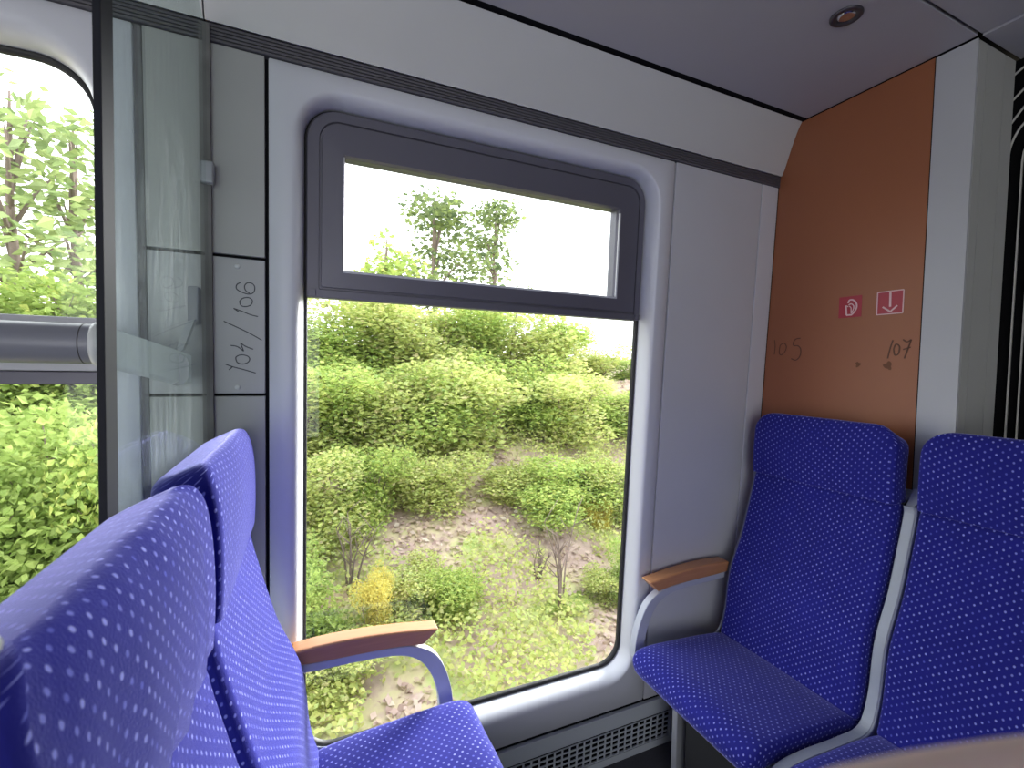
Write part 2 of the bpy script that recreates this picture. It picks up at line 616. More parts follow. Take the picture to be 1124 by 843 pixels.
# gasket around the whole opening
mb = MB()
n = 12
e = 0.008
mb.loft([wring1(x0 - .001, x1 + .001, s0 - .001, s1 + .001, .075, .034, n), wring1(x0 + .003, x1 - .003, s0 + .003, s1 - .003, .074, .030, n),
         wring1(x0 + e, x1 - e, s0 + e, s1 - e, .070, .036, n), wring1(x0 + e, x1 - e, s0 + e, s1 - e, .070, .046, n)])
mb.build('gasket', M['gasket'], w1, smooth=True)
# pale inner lip along the bottom of the lower pane
pane_mesh('lower_pane', x0 + .004, x1 - .004, s0 + .004, .170, (.07, .07, .003, .003), .042, w1)
# dark sash of the tilting pane
px0, px1, ps0, ps1 = 0.0815, 0.846, 0.214, 0.470
fx0, fx1, fs0, fs1 = x0 + .005, x1 - .005, 0.147, s1 - .004
rt4 = (.004, .004, .07, .07)
mb = MB()
mb.loft([wring1(fx0, fx1, fs0, fs1, rt4, .060, n), wring1(fx0, fx1, fs0, fs1, rt4, .024, n),
         wring1(fx0 + .002, fx1 - .002, fs0 + .002, fs1 - .002, rt4, .022, n),
         wring1(fx0 + .026, fx1 - .020, fs0 + .018, fs1 - .022, (.004, .004, .045, .045), .022, n),
         wring1(fx0 + .027, fx1 - .021, fs0 + .020, fs1 - .024, (.004, .004, .045, .045), .027, n),
         wring1(fx0 + .031, fx1 - .025, fs0 + .024, fs1 - .028, (.004, .004, .045, .045), .027, n),
         wring1(fx0 + .032, fx1 - .026, fs0 + .025, fs1 - .029, (.004, .004, .045, .045), .020, n),
         wring1(px0 - .006, px1 + .006, ps0 - .006, ps1 + .004, .004, .018, n),
         wring1(px0 - .003, px1 + .003, ps0 - .003, ps1 + .002, .003, .022, n),
         wring1(px0, px1, ps0, ps1, .002, .030, n),
         wring1(px0, px1, ps0, ps1, .002, .060, n)])
mb.build('sash_frame', M['sash'], w1, bevel=0)
mb = MB()
mb.box(px0 - .004, px1 + .008, .0165, .022, ps0 - .0065, ps0 - .0015, W1)
mb.box(px1 + .003, px1 + .008, .0165, .022, ps0 - .0015, ps1 - .012, W1)
mb.box(px0 - .005, px0 - .0025, .0165, .022, ps0 - .0015, ps1 - .002, W1)
mb.build('glazing_bead', M['bead'], w1)
pane_mesh('tilting_pane', px0 - .002, px1 + .002, ps0 - .002, ps1 + .002, .002, .040, w1)
# little end caps of the sash
for x in (fx0 + .004, fx1 - .020):
    mb = MB()
    mb.box(x, x + .016, .016, .022, fs0 + .003, fs0 + .018, W1)
    mb.build('end_cap', M['sash'], w1, bevel=.001)

w2 = empty('window_2')
tag(w2, 'second train window behind the glass screen at the left edge', 'window', kind='structure')
x0, x1, s0, s1 = OPEN2
mb = MB()
mb.loft([wring1(x0 - .001, x1 + .001, s0 - .001, s1 + .001, .095, .034, n), wring1(x0 + .003, x1 - .003, s0 + .003, s1 - .003, .094, .030, n),
         wring1(x0 + .008, x1 - .008, s0 + .008, s1 - .010, .088, .036, n), wring1(x0 + .008, x1 - .008, s0 + .008, s1 - .010, .088, .046, n)])
mb.build('gasket', M['gasket'], w2, smooth=True)
pane_mesh('upper_pane', x0 + .004, x1 - .004, 0.072, s1 - .004, (.003, .003, .09, .09), .042, w2)
pane_mesh('lower_pane', x0 + .004, x1 - .004, s0 + .004, -.048, (.09, .09, .003, .003), .042, w2)
mb = MB()
mb.box(x0 + .003, x1 - .003, .020, .060, -.030, .060, W1)
mb.box(x0 + .003, x1 - .003, .014, .060, .060, .0745, W1)
mb.build('middle_bar', M['bead'], w2, bevel=.002)
mb = MB()
mb.box(x0 + .003, x1 - .003, .018, .060, -.056, -.031, W1)
mb.build('bar_gasket', M['sash'], w2, bevel=.002)

# ------------------------------------------------------------------ ribbed strip, cove, ceiling
mb = MB()
prof = []
ns = 5
for k in range(ns):
    a = 0.6375 + (0.672 - 0.6375) * k / ns
    h = (0.672 - 0.6375) / ns
    prof += [(a + h * .08, -.001), (a + h * .15, -.005), (a + h * .85, -.005), (a + h * .92, -.001)]
prof = [(0.6375, .012)] + prof + [(0.672, .012)]
mb.loft([[W(-2.2, d, s) for s, d in prof], [W(1.497, d, s) for s, d in prof]], cap0=True, cap1=True)
tag(mb.build('trim_2', M['strip'], None), 'dark ribbed strip running along the top of the window wall', 'trim', kind='structure')

cv = [(1.1145, 1.972), (1.1010, 2.003), (1.0845, 2.052), (1.0640, 2.103), (1.0500, 2.128)]
cv = [(p.x, p.y) for p in catmull([(a, b, 0) for a, b in cv], 5)]


def cove_piece(xa, xb):
    mb = MB()
    outer = [(y + .012, z + .004) for y, z in reversed(cv)]
    ring = cv + outer
    mb.loft([[Vector((xa, y, z)) for y, z in ring], [Vector((xb, y, z)) for y, z in ring]], cap0=True, cap1=True)
    return mb


cove = cove_piece(-0.186, 1.497).build('trim_3', M['cove'], None)
tag(cove, 'pale sloped cove panel between the window wall and the ceiling', 'trim', kind='structure')
cove_piece(-2.2, -0.189).build('cove_panel', M['cove'], cove)
mb = MB()
mb.box(-2.2, 1.75, 1.030, 1.30, 2.1335, 2.16)
mb.box(-2.2, 1.75, 1.125, 1.30, 1.96, 2.14)
mb.build('cove_backing', M['joint'], cove)

mb = MB()
mb.box(-2.2, 1.497, 0.610, 1.034, 2.130, 2.150)
ceil = mb.build('ceiling', M['ceiling'], None, bevel=0.002)
tag(ceil, 'lilac grey ceiling panels above the seats', 'ceiling', kind='structure')
mb = MB()
mb.box(-2.2, 1.497, -1.00, 0.603, 2.130, 2.150)
mb.box(1.500, 3.6, -1.00, 0.603, 2.126, 2.150)
mb.box(-2.2, 1.497, -1.75, -1.003, 2.130, 2.150)
mb.build('ceiling_panel', M['ceiling'], ceil, bevel=0.002)
mb = MB()
mb.box(-2.2, 3.6, -1.8, 1.31, 2.151, 2.20)
mb.build('ceiling_backing', M['joint'], ceil)

# recessed spotlight
sl = empty('ceiling_spotlight', (1.145, 0.707, 2.13))
tag(sl, 'small round recessed spotlight in the ceiling near the orange panel', 'light')


def disc_rings(cx, cy, z, prof):
    return [[Vector((cx + r * math.cos(2 * PI * k / 32), cy + r * math.sin(2 * PI * k / 32), z + h)) for k in range(32)] for r, h in prof]


mb = MB()
mb.loft(disc_rings(0, 0, 0, [(.033, .0), (.033, -.003), (.030, -.005), (.021, -.004), (.019, -.0005)]))
mb.build('bezel', M['darkring'], sl, smooth=True)
mb = MB()
mb.loft(disc_rings(0, 0, 0, [(.019, -.0008), (.016, -.0035), (.009, -.004), (.0005, -.001)]), cap1=True)
mb.build('lens', M['chrome'], sl, smooth=True)

# ------------------------------------------------------------------ end partition (orange panel and pale post)
pw_ = empty('wall_right')
tag(pw_, 'end partition with an orange brown panel and a pale post', 'wall', kind='structure')


def wall_y(z):
    return WALL_Y - (z - 1.30) * math.tan(TILT)


mb = MB()
edge = [(0.6955, 0.0), (0.6955, 2.128)] + [(y + .008, z) for y, z in reversed(cv)] + [(wall_y(1.95), 1.95), (wall_y(0), 0.0)]
mb.loft([[Vector((1.4995, y, z)) for y, z in edge], [Vector((1.53, y, z)) for y, z in edge]], cap0=True, cap1=True)
orange = mb.build('orange_panel', M['orange'], pw_)
tag(orange, 'orange brown laminate panel')
mb = MB()
mb.box(1.5005, 1.53, 0.6925, 0.6955, 0, 2.128)
mb.build('joint_strip', M['joint'], pw_)
mb = MB()
mb.box(1.4975, 1.5035, 0.6095, 0.6925, 0, 2.1255)
tag(mb.build('end_post', M['post'], pw_, bevel=.0008), 'pale grey post')
mb = MB()
gx = [1.5305, 1.538, 1.5395, 1.630, 1.6315, 1.689]
prof = [(1.5042, .66), (1.5042, .6085), (1.5380, .6085), (1.5382, .616), (1.5408, .616), (1.5410, .6085), (1.6300, .6085), (1.6302, .616), (1.6328, .616), (1.6330, .6085), (1.688, .6085), (1.690, .6105), (1.690, .66)]
mb.loft([[Vector((x, y, 0)) for x, y in prof], [Vector((x, y, 2.122)) for x, y in prof]], cap0=True, cap1=True)
tag(mb.build('door_post', M['post2'], pw_), 'beige grooved doorway post')
mb = MB()
mb.box(1.531, 1.75, 0.662, 1.30, 0, 2.13)
mb.build('partition_core', M['joint'], pw_)


def pen_mark(name, lines, width, mat, parent, x=1.4995):
    mb = MB()
    for st in lines:
        ribbon(mb, st, width, lambda a, b, t: Vector((x - t - 0.0002, a, b)))
    return mb.build(name, M[mat], parent)


def pxo(px, py, x=1.4995):
    d = fwd + rt * ((px - 562) / FPX) - up * ((py - 421.5) / FPX)
    t = x / d.x
    return (d.y * t, 1.30 + d.z * t)


o5 = lambda x, y: pxo(830 + x / 12.49, 350 + y / 12.48)
pen_mark('handwriting', [[o5(255, 290), o5(262, 380), o5(250, 490)],
                         [o5(320, 420), o5(335, 360), o5(385, 335), o5(415, 380), o5(395, 450), o5(345, 495), o5(318, 470), o5(320, 420)]], .0028, 'penbrown', orange)
pen_mark('handwriting', [[o5(610, 265), o5(550, 275), o5(515, 315), o5(515, 365), o5(575, 370), o5(612, 420), o5(600, 510), o5(545, 565), o5(480, 545)]], .0034, 'penbrown', orange)
o7 = lambda x, y: pxo(900 + x / 7.664, 310 + y / 7.664)
pen_mark('handwriting', [[o7(615, 485), o7(590, 560), o7(570, 640)],
                         [o7(620, 560), o7(640, 520), o7(670, 540), o7(660, 600), o7(630, 610), o7(620, 560)],
                         [o7(700, 480), o7(735, 500), o7(770, 480)], [o7(770, 480), o7(740, 560), o7(710, 640)], [o7(700, 565), o7(765, 545)]], .0036, 'penbrown', orange)
for (q, w, h) in ((o7(572, 700), .020, .022), (o7(320, 690), .013, .015)):
    mb = MB()
    pts = []
    for k in range(20):
        a = 2 * PI * k / 20
        f = 1 + .25 * math.sin(3 * a + w * 400) + .12 * math.sin(5 * a)
        pts.append((q[0] + w / 2 * f * math.cos(a), q[1] + h / 2 * f * math.sin(a)))
    mb.loft([[Vector((1.4990, a, b)) for a, b in pts], [Vector((1.4996, a, b)) for a, b in pts]], cap0=True, cap1=True)
    mb.build('stain', plain('brown_stain', (0.17, 0.062, 0.022), .6), orange)


def sticker(name, y0, y1, z0, z1, label, draw, border):
    mb = MB()
    mb.box(1.4985, 1.4994, y0, y1, z0, z1)
    o = mb.build(name, M['red'], None)
    tag(o, label, 'sticker', 'red emergency stickers on the orange panel')
    mb = MB()
    fn = lambda a, b, t: Vector((1.4984 - t, a, b))
    if border:
        bw = .0028
        for (a, b) in (((y0, z0), (y1, z0)), ((y1, z0), (y1, z1)), ((y1, z1), (y0, z1)), ((y0, z1), (y0, z0))):
            ribbon(mb, [a, b], bw, fn, smooth=False)
    for st, w, sm in draw:
        ribbon(mb, st, w, fn, smooth=sm)
    tag(mb.build('pictogram', M['pink'], o), 'white pictogram')
    return o


a7 = lambda x, y: pxo(900 + x / 7.664, 310 + y / 7.664, 1.4985)
sticker('sticker', .737, .801, 1.469, 1.5325, 'red square sticker with a white arrow pointing down, nearer the pale post',
        [([a7(594, 82), a7(591, 205)], .0052, False), ([a7(528, 207), a7(592, 246)], .0042, False), ([a7(592, 246), a7(652, 193)], .0042, False)], True)
sticker('sticker', .842, .906, 1.468, 1.5315, 'red square sticker with a white emergency brake handle symbol',
        [([a7(238, 175), a7(250, 150), a7(280, 148), a7(305, 172), a7(310, 205), a7(295, 240), a7(270, 270)], .0044, True),
         ([a7(270, 272), a7(222, 276)], .0044, False), ([a7(224, 276), a7(220, 195)], .0044, False), ([a7(220, 198), a7(240, 205)], .003, False),
         ([a7(242, 192), a7(262, 180), a7(283, 195), a7(282, 225), a7(262, 262)], .0030, True), ([a7(248, 200), a7(262, 215), a7(262, 255)], .0024, True)], False)
# thin pale rim of the brake sticker
# ------------------------------------------------------------------ gangway bellows past the post
bel = empty('gangway_bellows', (1.75, 0.1, 0))
tag(bel, 'black rubber gangway bellows with pale seams beyond the beige post', 'gangway')


def frame_ring(x, y0, y1, z0, z1, r, n=10):
    return [Vector((x - 1.75, y - 0.1, z)) for y, z in rrect(y0, y1, z0, z1, r, n)]


XR = [1.735 + 0.066 * k for k in range(14)]
mb = MB()
mb.loft([frame_ring(1.693, -.68, .66, -.1, 2.124, .02), frame_ring(1.738, -.68, .66, -.1, 2.124, .02), frame_ring(1.738, -.62, .632, -.05, 2.08, .16), frame_ring(1.700, -.62, .634, -.05, 2.10, .10)], close=True)
mb.build('collar', M['bellows'], bel)
for k, x in enumerate(XR):
    g0, g1, gz0, gz1, rr = -0.62, 0.611, -0.05, 2.04, 0.16
    mb = MB()
    mb.loft([frame_ring(x + .004, g0 - .07, g1 + .07, gz0 - .07, gz1 + .07, rr + .07), frame_ring(x + .014, g0 - .02, g1 + .02, gz0 - .02, gz1 + .02, rr + .02),
             frame_ring(x + .033, g0 - .004, g1 + .004, gz0 - .004, gz1 + .004, rr + .004), frame_ring(x + .052, g0 - .02, g1 + .02, gz0 - .02, gz1 + .02, rr + .02),
             frame_ring(x + .064, g0 - .07, g1 + .07, gz0 - .07, gz1 + .07, rr + .07)])
    f = mb.build('fold', M['bellows'], bel, smooth=True)
    mb = MB()
    mb.loft([frame_ring(x + .0285, g0 - .002, g1 + .002, gz0 - .002, gz1 + .002, rr + .002), frame_ring(x + .0285, g0, g1, gz0, gz1, rr),
             frame_ring(x + .0375, g0, g1, gz0, gz1, rr), frame_ring(x + .0375, g0 - .002, g1 + .002, gz0 - .002, gz1 + .002, rr + .002)])
    mb.build('seam', M['seam'], f, smooth=True)

def pxx(px, py, x):
    d = fwd + rt * ((px - 562) / FPX) - up * ((py - 421.5) / FPX)
    return EYE + d * (x / d.x) - Vector((1.75, .1, 0))


for k, pts in enumerate((((1105, 91), (1112, 83.7), (1123.5, 74), (1140, 63)), ((1104, 119), (1111.6, 110.5), (1123.5, 98), (1140, 84)),
                         ((1104, 143), (1109.7, 136), (1123.5, 118), (1140, 101)), ((1106, 176), (1109, 162), (1115, 148), (1123.5, 136), (1140, 121)))):
    mb = MB()
    mb.tube(catmull([pxx(px, py, 1.6915) for px, py in pts], 5), .0026, 8)
    mb.build('corner_pleat', M['seam'], bel, smooth=True)

# closed door at the far end of the gangway
dr = empty('door_1', (2.72, 0, 0))
tag(dr, 'closed grey door at the far end of the gangway', 'door', kind='structure')
mb = MB()
mb.box(-.02, .02, -.80, .80, 0, 2.12)
mb.build('door_leaf', M['wall_worn'], dr, bevel=.003)
mb = MB()
mb.box(-.026, -.02, -.30, .30, .95, 1.80)
mb.build('door_window', M['black'], dr, bevel=.003)
mb = MB()
mb.tube([(-.06, -.40, .95), (-.06, -.40, 1.20)], .012, 12)
for z in (.97, 1.18):
    mb.tube([(-.06, -.40, z), (-.019, -.40, z)], .009, 10)
mb.build('door_handle', M['chrome'], dr, smooth=True)

# ------------------------------------------------------------------ glass screen behind the left seats
gs = empty('glass_screen', (-0.187, 0.6, 0))
tag(gs, 'upright glass screen with a dark edge behind the left seats', 'screen')
gl0 = gs.location.copy()
mb = MB()
mb.box(-0.003, 0.003, 0.008, wall_y(1.3) - 0.6 - 0.004, 0.42, 1.96)
vs = []
for v in mb.v:
    v = Vector(v)
    if v.y > .3:
        v.y = wall_y(v.z) - 0.6 - .002
    vs.append(tuple(v))
mb.v = vs
mb.build('glass_pane', M['screen'], gs)
mb = MB()
mb.box(-0.0035, 0.0035, -0.012, 0.020, 0.42, 2.127)
tag(mb.build('edge_profile', plain('edge_profile', (0.016, 0.017, 0.024), .6, spec=.15), gs, bevel=.001), 'dark edge profile')
mb = MB()
for z in (.42, 1.96):
    pass
rings = []
for z in (.42, 1.20, 1.965):
    yw = wall_y(z) - 0.6
    rings.append([Vector((a, b, z)) for a, b in ((-.010, yw - .012), (.009, yw - .012), (.009, yw - .0005), (-.010, yw - .0005))])
mb.loft(rings, cap0=True, cap1=True)
tag(mb.build('wall_seal', M['seal'], gs), 'dirty dark rubber seal')
mb = MB()
yw = wall_y(1.674) - 0.6
mb.box(-0.006, 0.016, yw - .030, yw - .0126, 1.652, 1.696)
tag(mb.build('clamp', M['alu'], gs, bevel=.004), 'small grey clamp')

# ------------------------------------------------------------------ lean rail across the left window
lr = empty('lean_rail', (-0.318, 1.0, 1.322))
tag(lr, 'thick grey lean rail crossing the second window, with a white end bracket', 'rail')
mb = MB()
mb.tube([(-1.6, 0, 0), (-0.019, 0, 0), (-0.006, 0, 0)], .0335, 32)
mb.build('tube', M['rail'], lr, smooth=False, bevel=.002)
mb = MB()
mb.tube([(-0.020, 0, 0), (-0.0185, 0, 0)], .0338, 32)
mb.build('joint_ring', M['joint2'], lr)
mb = MB()
mb.tube([(-0.006, 0, 0), (-0.001, 0, 0), (0.004, 0, 0), (0.007, 0, 0)], [.036, .0375, .037, .031], 32)
mb.build('end_cap', M['white'], lr, bevel=0, smooth=True)
mb = MB()
A = [Vector((.000, -.012, .030)), Vector((.000, .030, .034)), Vector((.000, .030, -.030)), Vector((.000, -.012, -.034))]
steps = 8
rings = []
for i in range(steps + 1):
    t = i / steps
    cx = .000 + .103 * t
    cy = .085 * t
    zt = .032 + (-.012 - .032) * t
    zb = -.033 + (-.073 + .033) * t
    th = .017 - .004 * t
    rings.append([Vector((cx - .010, cy - th, zb)), Vector((cx + .012, cy - th * .6, zb)), Vector((cx + .012, cy - th * .6, zt)), Vector((cx - .010, cy - th, zt)),
                  Vector((cx - .014, cy + th, zt)), Vector((cx - .014, cy + th, zb))])
mb.loft(rings, cap0=True, cap1=True)
br = mb.build('bracket', M['white'], lr, bevel=.004)
mb = MB()
mb.loft([[Vector((.090 + .016 * math.cos(2 * PI * k / 20), .076, -.042 + .032 * math.sin(2 * PI * k / 20))) for k in range(20)],
         [Vector((.098 + .016 * math.cos(2 * PI * k / 20), .062, -.042 + .030 * math.sin(2 * PI * k / 20))) for k in range(20)]], cap0=True, cap1=True)
mb.build('end_pad', M['rail'], br, smooth=False)
mb = MB()
mb.loft([[Vector((.086, .08, -.012)), Vector((.100, .08, -.004)), Vector((.100, .10, -.004)), Vector((.086, .10, -.012))],
         [Vector((.104, .09, .052)), Vector((.117, .09, .056)), Vector((.117, .11, .056)), Vector((.104, .11, .052))]], cap0=True, cap1=True)
mb.build('strut', M['alu'], lr)
mb = MB()
mb.box(.100, .119, .118, .143, .050, .125)
mb.build('wall_mount', M['rail'], lr, bevel=.003)

# ------------------------------------------------------------------ seats
def slab(profile, halfw, thick, rad, end0, end1, bulge=0.0, ysub=None, wrinkle=None, rad_back=None):
    """upholstered slab: profile = centre of the FRONT surface (f, z) in order; returns mesh with UVs in metres.
    end0/end1: (corner radius in the front view, edge roll) at the start / end of the profile"""
    P = catmull([(a, 0, b) for a, b in profile], 6)
    # resample evenly
    L = [0]
    for i in range(1, len(P)):
        L.append(L[-1] + (P[i] - P[i - 1]).length)
    tot = L[-1]

    def at(s):
        s = max(0, min(tot, s))
        for i in range(1, len(P)):
            if L[i] >= s - 1e-9:
                k = (s - L[i - 1]) / max(1e-9, L[i] - L[i - 1])
                return P[i - 1].lerp(P[i], k)
        return P[-1]

    stops = []
    m = 9
    r0, r1 = max(end0), max(end1)
    for k in range(m):
        stops.append(r0 * (1 - math.cos(k / m * PI / 2)))
    mid = max(6, int((tot - r0 - r1) / 0.012))
    for k in range(mid + 1):
        stops.append(r0 + (tot - r0 - r1) * k / mid)
    for k in range(m):
        stops.append(tot - r1 * (1 - math.sin((k + 1) / m * PI / 2)))
    rings, uvs = [], []
    nq = 6
    ny = 14
    for s in stops:
        p = at(s)
        t = (at(s + .004) - at(s - .004)).normalized()
        nrm = Vector((-t.z, 0, t.x))          # towards the sitter
        if nrm.x < 0 and abs(t.z) > .5:
            nrm = -nrm
        if abs(t.z) <= .5 and nrm.z < 0:
            nrm = -nrm

        def corner(dist, r):
            return 0 if dist >= r or r <= 0 else r - math.sqrt(max(0, r * r - (r - dist) ** 2))
        w = halfw - corner(s, end0[0]) - corner(tot - s, end1[0])
        th_in = corner(s, end0[1]) + corner(tot - s, end1[1])
        fr = -min(th_in, thick * .48)
        bk = -thick + min(th_in, thick * .48)
        r = min(rad, (fr - bk) * .48, w * .9)
        rb = r if rad_back is None else max(r, min(rad_back, (fr - bk) * .9 - r, w * .9))
        # ring: front row from -w to +w, then round, back row
        ring, uv = [], []
        per = []
        for k in range(ny + 1):
            a = -w + r + (2 * w - 2 * r) * k / ny
            per.append((a, fr, 0))
        for k in range(1, nq + 1):
            q = k / nq * PI / 2
            per.append((w - r + r * math.sin(q), fr - r + r * math.cos(q), 1))
        for k in range(1, nq + 1):
            q = k / nq * PI / 2
            per.append((w - rb + rb * math.cos(q), bk + rb - rb * math.sin(q), 1))
        for k in range(1, ny + 1):
            a = w - rb - (2 * w - 2 * rb) * k / ny
            per.append((a, bk, 2))
        for k in range(1, nq + 1):
            q = k / nq * PI / 2
            per.append((-w + rb - rb * math.sin(q), bk + rb - rb * math.cos(q), 1))
        for k in range(1, nq):
            q = k / nq * PI / 2
            per.append((-w + r - r * math.cos(q), fr - r + r * math.sin(q), 1))
        acc = per[0][0]
        prev = per[0]
        for (a, b, kk) in per:
            acc += math.hypot(a - prev[0], b - prev[1])
            prev = (a, b)
            bb = b
            if kk == 0 and bulge:
                bb += bulge * (1 - (a / max(w, 1e-6)) ** 2) * min(1, s / .05, (tot - s) / .05)
            if kk == 0 and wrinkle:
                bb += wrinkle(a, s)
            ring.append(p + nrm * bb + Vector((0, a, 0)))
            uv.append((acc, s))
        if rings:
            uv = [(u, uvs[-1][q][1] + (ring[q] - rings[-1][q]).length) for q, (u, _) in enumerate(uv)]
        rings.append(ring)
        uvs.append(uv)
    n = len(rings[0])
    vs = [tuple(v) for r in rings for v in r]
    fs, fu = [], []
    for i in range(len(rings) - 1):
        for k in range(n):
            k2 = (k + 1) % n
            fs.append((i * n + k, i * n + k2, (i + 1) * n + k2, (i + 1) * n + k))
            u2 = uvs[i][k2]
            u3 = uvs[i + 1][k2]
            if k2 == 0:
                u2 = (uvs[i][k][0] + .004, u2[1])
                u3 = (uvs[i + 1][k][0] + .004, u3[1])
            fu.append((uvs[i][k], u2, u3, uvs[i + 1][k]))
    # end caps: strips from the front row to the back row, with their own flat UVs
    b0 = ny + 2 * nq
    for i, sg in ((0, -1), (len(rings) - 1, 1)):
        v0 = uvs[i][ny // 2][1]

        def cuv(idx):
            q = rings[i][idx]
            return (q.y, v0 + sg * (q - rings[i][ny // 2]).length if idx > ny else v0)
        for k in range(ny):
            q = (k, k + 1, b0 + ny - k - 1, b0 + ny - k)
            fs.append(tuple(i * n + j for j in q))
            dpt = (rings[i][k] - rings[i][b0 + ny - k]).length
            fu.append(((rings[i][k].y, v0), (rings[i][k + 1].y, v0), (rings[i][k + 1].y, v0 + sg * dpt), (rings[i][k].y, v0 + sg * dpt)))
        q = list(range(ny, b0 + 1))
        fs.append(tuple(i * n + j for j in q))
        fu.append(tuple((rings[i][j].y, v0 + sg * (rings[i][j] - rings[i][ny]).length) for j in q))
        q = list(range(b0 + ny, n)) + [0]
        fs.append(tuple(i * n + j for j in q))
        fu.append(tuple((rings[i][j].y, v0 + sg * (rings[i][j] - rings[i][0]).length) for j in q))
    me = bpy.data.meshes.new('slab')
    me.from_pydata(vs, [], fs)
    ul = me.uv_layers.new(name='UVMap')
    li = 0
    for poly, us in zip(me.polygons, fu):
        for q, l in enumerate(poly.loop_indices):
            ul.data[l].uv = us[q]
    bm = bmesh.new()
    bm.from_mesh(me)
    bmesh.ops.remove_doubles(bm, verts=bm.verts, dist=1e-6)
    bmesh.ops.recalc_face_normals(bm, faces=bm.faces)
    bm.to_mesh(me)
    bm.free()
    for p in me.polygons:
        p.use_smooth = True
    return me


HW = 0.21
PROF_HEAD = [(-0.020, 1.168), (-0.008, 1.140), (-0.001, 1.100), (0.002, 1.05), (0.002, 1.00), (0.000, 0.960)]
PROF_BACK = [(-0.022, 0.972), (-0.008, 0.945), (0.000, 0.910), (0.013, 0.860), (0.028, 0.805), (0.046, 0.745), (0.070, 0.690), (0.091, 0.635), (0.101, 0.575), (0.107, 0.510), (0.119, 0.455), (0.130, 0.425)]
PROF_SEAT = [(0.085, 0.420), (0.140, 0.434), (0.220, 0.444), (0.300, 0.450), (0.380, 0.455), (0.440, 0.456), (0.475, 0.446), (0.492, 0.420), (0.490, 0.385)]


def wr_near(a, s):
    n1 = noise.noise(Vector((a * 26 + 3, s * 5, 2.0)))
    n2 = noise.noise(Vector((a * 60, s * 12, 9.0)))
    return 0.0058 * n1 + 0.0020 * n2 - .002


def wr_soft(a, s):
    return 0.0012 * noise.noise(Vector((a * 14, s * 9, 5.0)))


ME = {}
ME['head'] = slab(PROF_HEAD, HW, 0.078, 0.014, (0.066, 0.013), (0.004, 0.003), 0.004, wrinkle=wr_soft, rad_back=.03)
ME['head_square'] = slab(PROF_HEAD, HW, 0.076, 0.014, (0.038, 0.013), (0.004, 0.003), 0.004, wrinkle=wr_soft, rad_back=.036)
ME['head_near'] = slab(PROF_HEAD, HW, 0.078, 0.014, (0.045, 0.012), (0.004, 0.003), 0.004, wrinkle=wr_near, rad_back=.030)
ME['back'] = slab(PROF_BACK, HW, 0.055, 0.018, (0.004, 0.008), (0.010, 0.015), -0.004, wrinkle=wr_soft)
ME['seat'] = slab(PROF_SEAT, HW, 0.055, 0.018, (0.010, 0.012), (0.055, 0.020), 0.003, wrinkle=wr_soft)


def shell_mesh():
    """grey moulded shell: a channel that wraps the back of the upholstery, with raised rims"""
    prof = [(-0.030, 1.02), (-0.004, 0.965)] + PROF_BACK[1:-2] + [(0.124, 0.452), (0.146, 0.437), (0.190, 0.438), (0.260, 0.442), (0.340, 0.448), (0.420, 0.446), (0.462, 0.428), (0.474, 0.400)]
    P = catmull([(a, 0, b) for a, b in prof], 4)
    rings = []
    ri, ro = HW + .009, HW + .036
    nP = len(P)
    for i, p in enumerate(P):
        t = (P[min(i + 1, nP - 1)] - P[max(i - 1, 0)]).normalized()
        nrm = Vector((-t.z, 0, t.x))
        if nrm.x < 0 and abs(t.z) > .5:
            nrm = -nrm
        if abs(t.z) <= .5 and nrm.z < 0:
            nrm = -nrm
        k = min(1, i / 6, (nP - 1 - i) / 6)
        top = -.018 * k - .04 * (1 - k)
        bk = -.058
        bb = -.078
        ring = []
        r2 = HW + .012
        for (a, b) in ((-ro + .004, bb), (-ro, bb + .004), (-ro, top - .003), (-ro + .003, top), (-ri - .003, top), (-ri, top - .003), (-ri, bk),
                       (ri - .002, bk), (ri - .002, top - .004), (ri, top - .002), (r2 - .002, top - .002), (r2, top - .004), (r2, bb + .004), (r2 - .004, bb)):
            ring.append(p + nrm * b + Vector((0, a, 0)))
        rings.append(ring)
    mb = MB()
    mb.loft(rings, cap0=True, cap1=True)
    return mb


hp = EYE + (fwd + rt * ((0 - 562) / FPX) - up * ((708 - 421.5) / FPX)) * (0.207 / (fwd + rt * ((0 - 562) / FPX) - up * ((708 - 421.5) / FPX)).y)


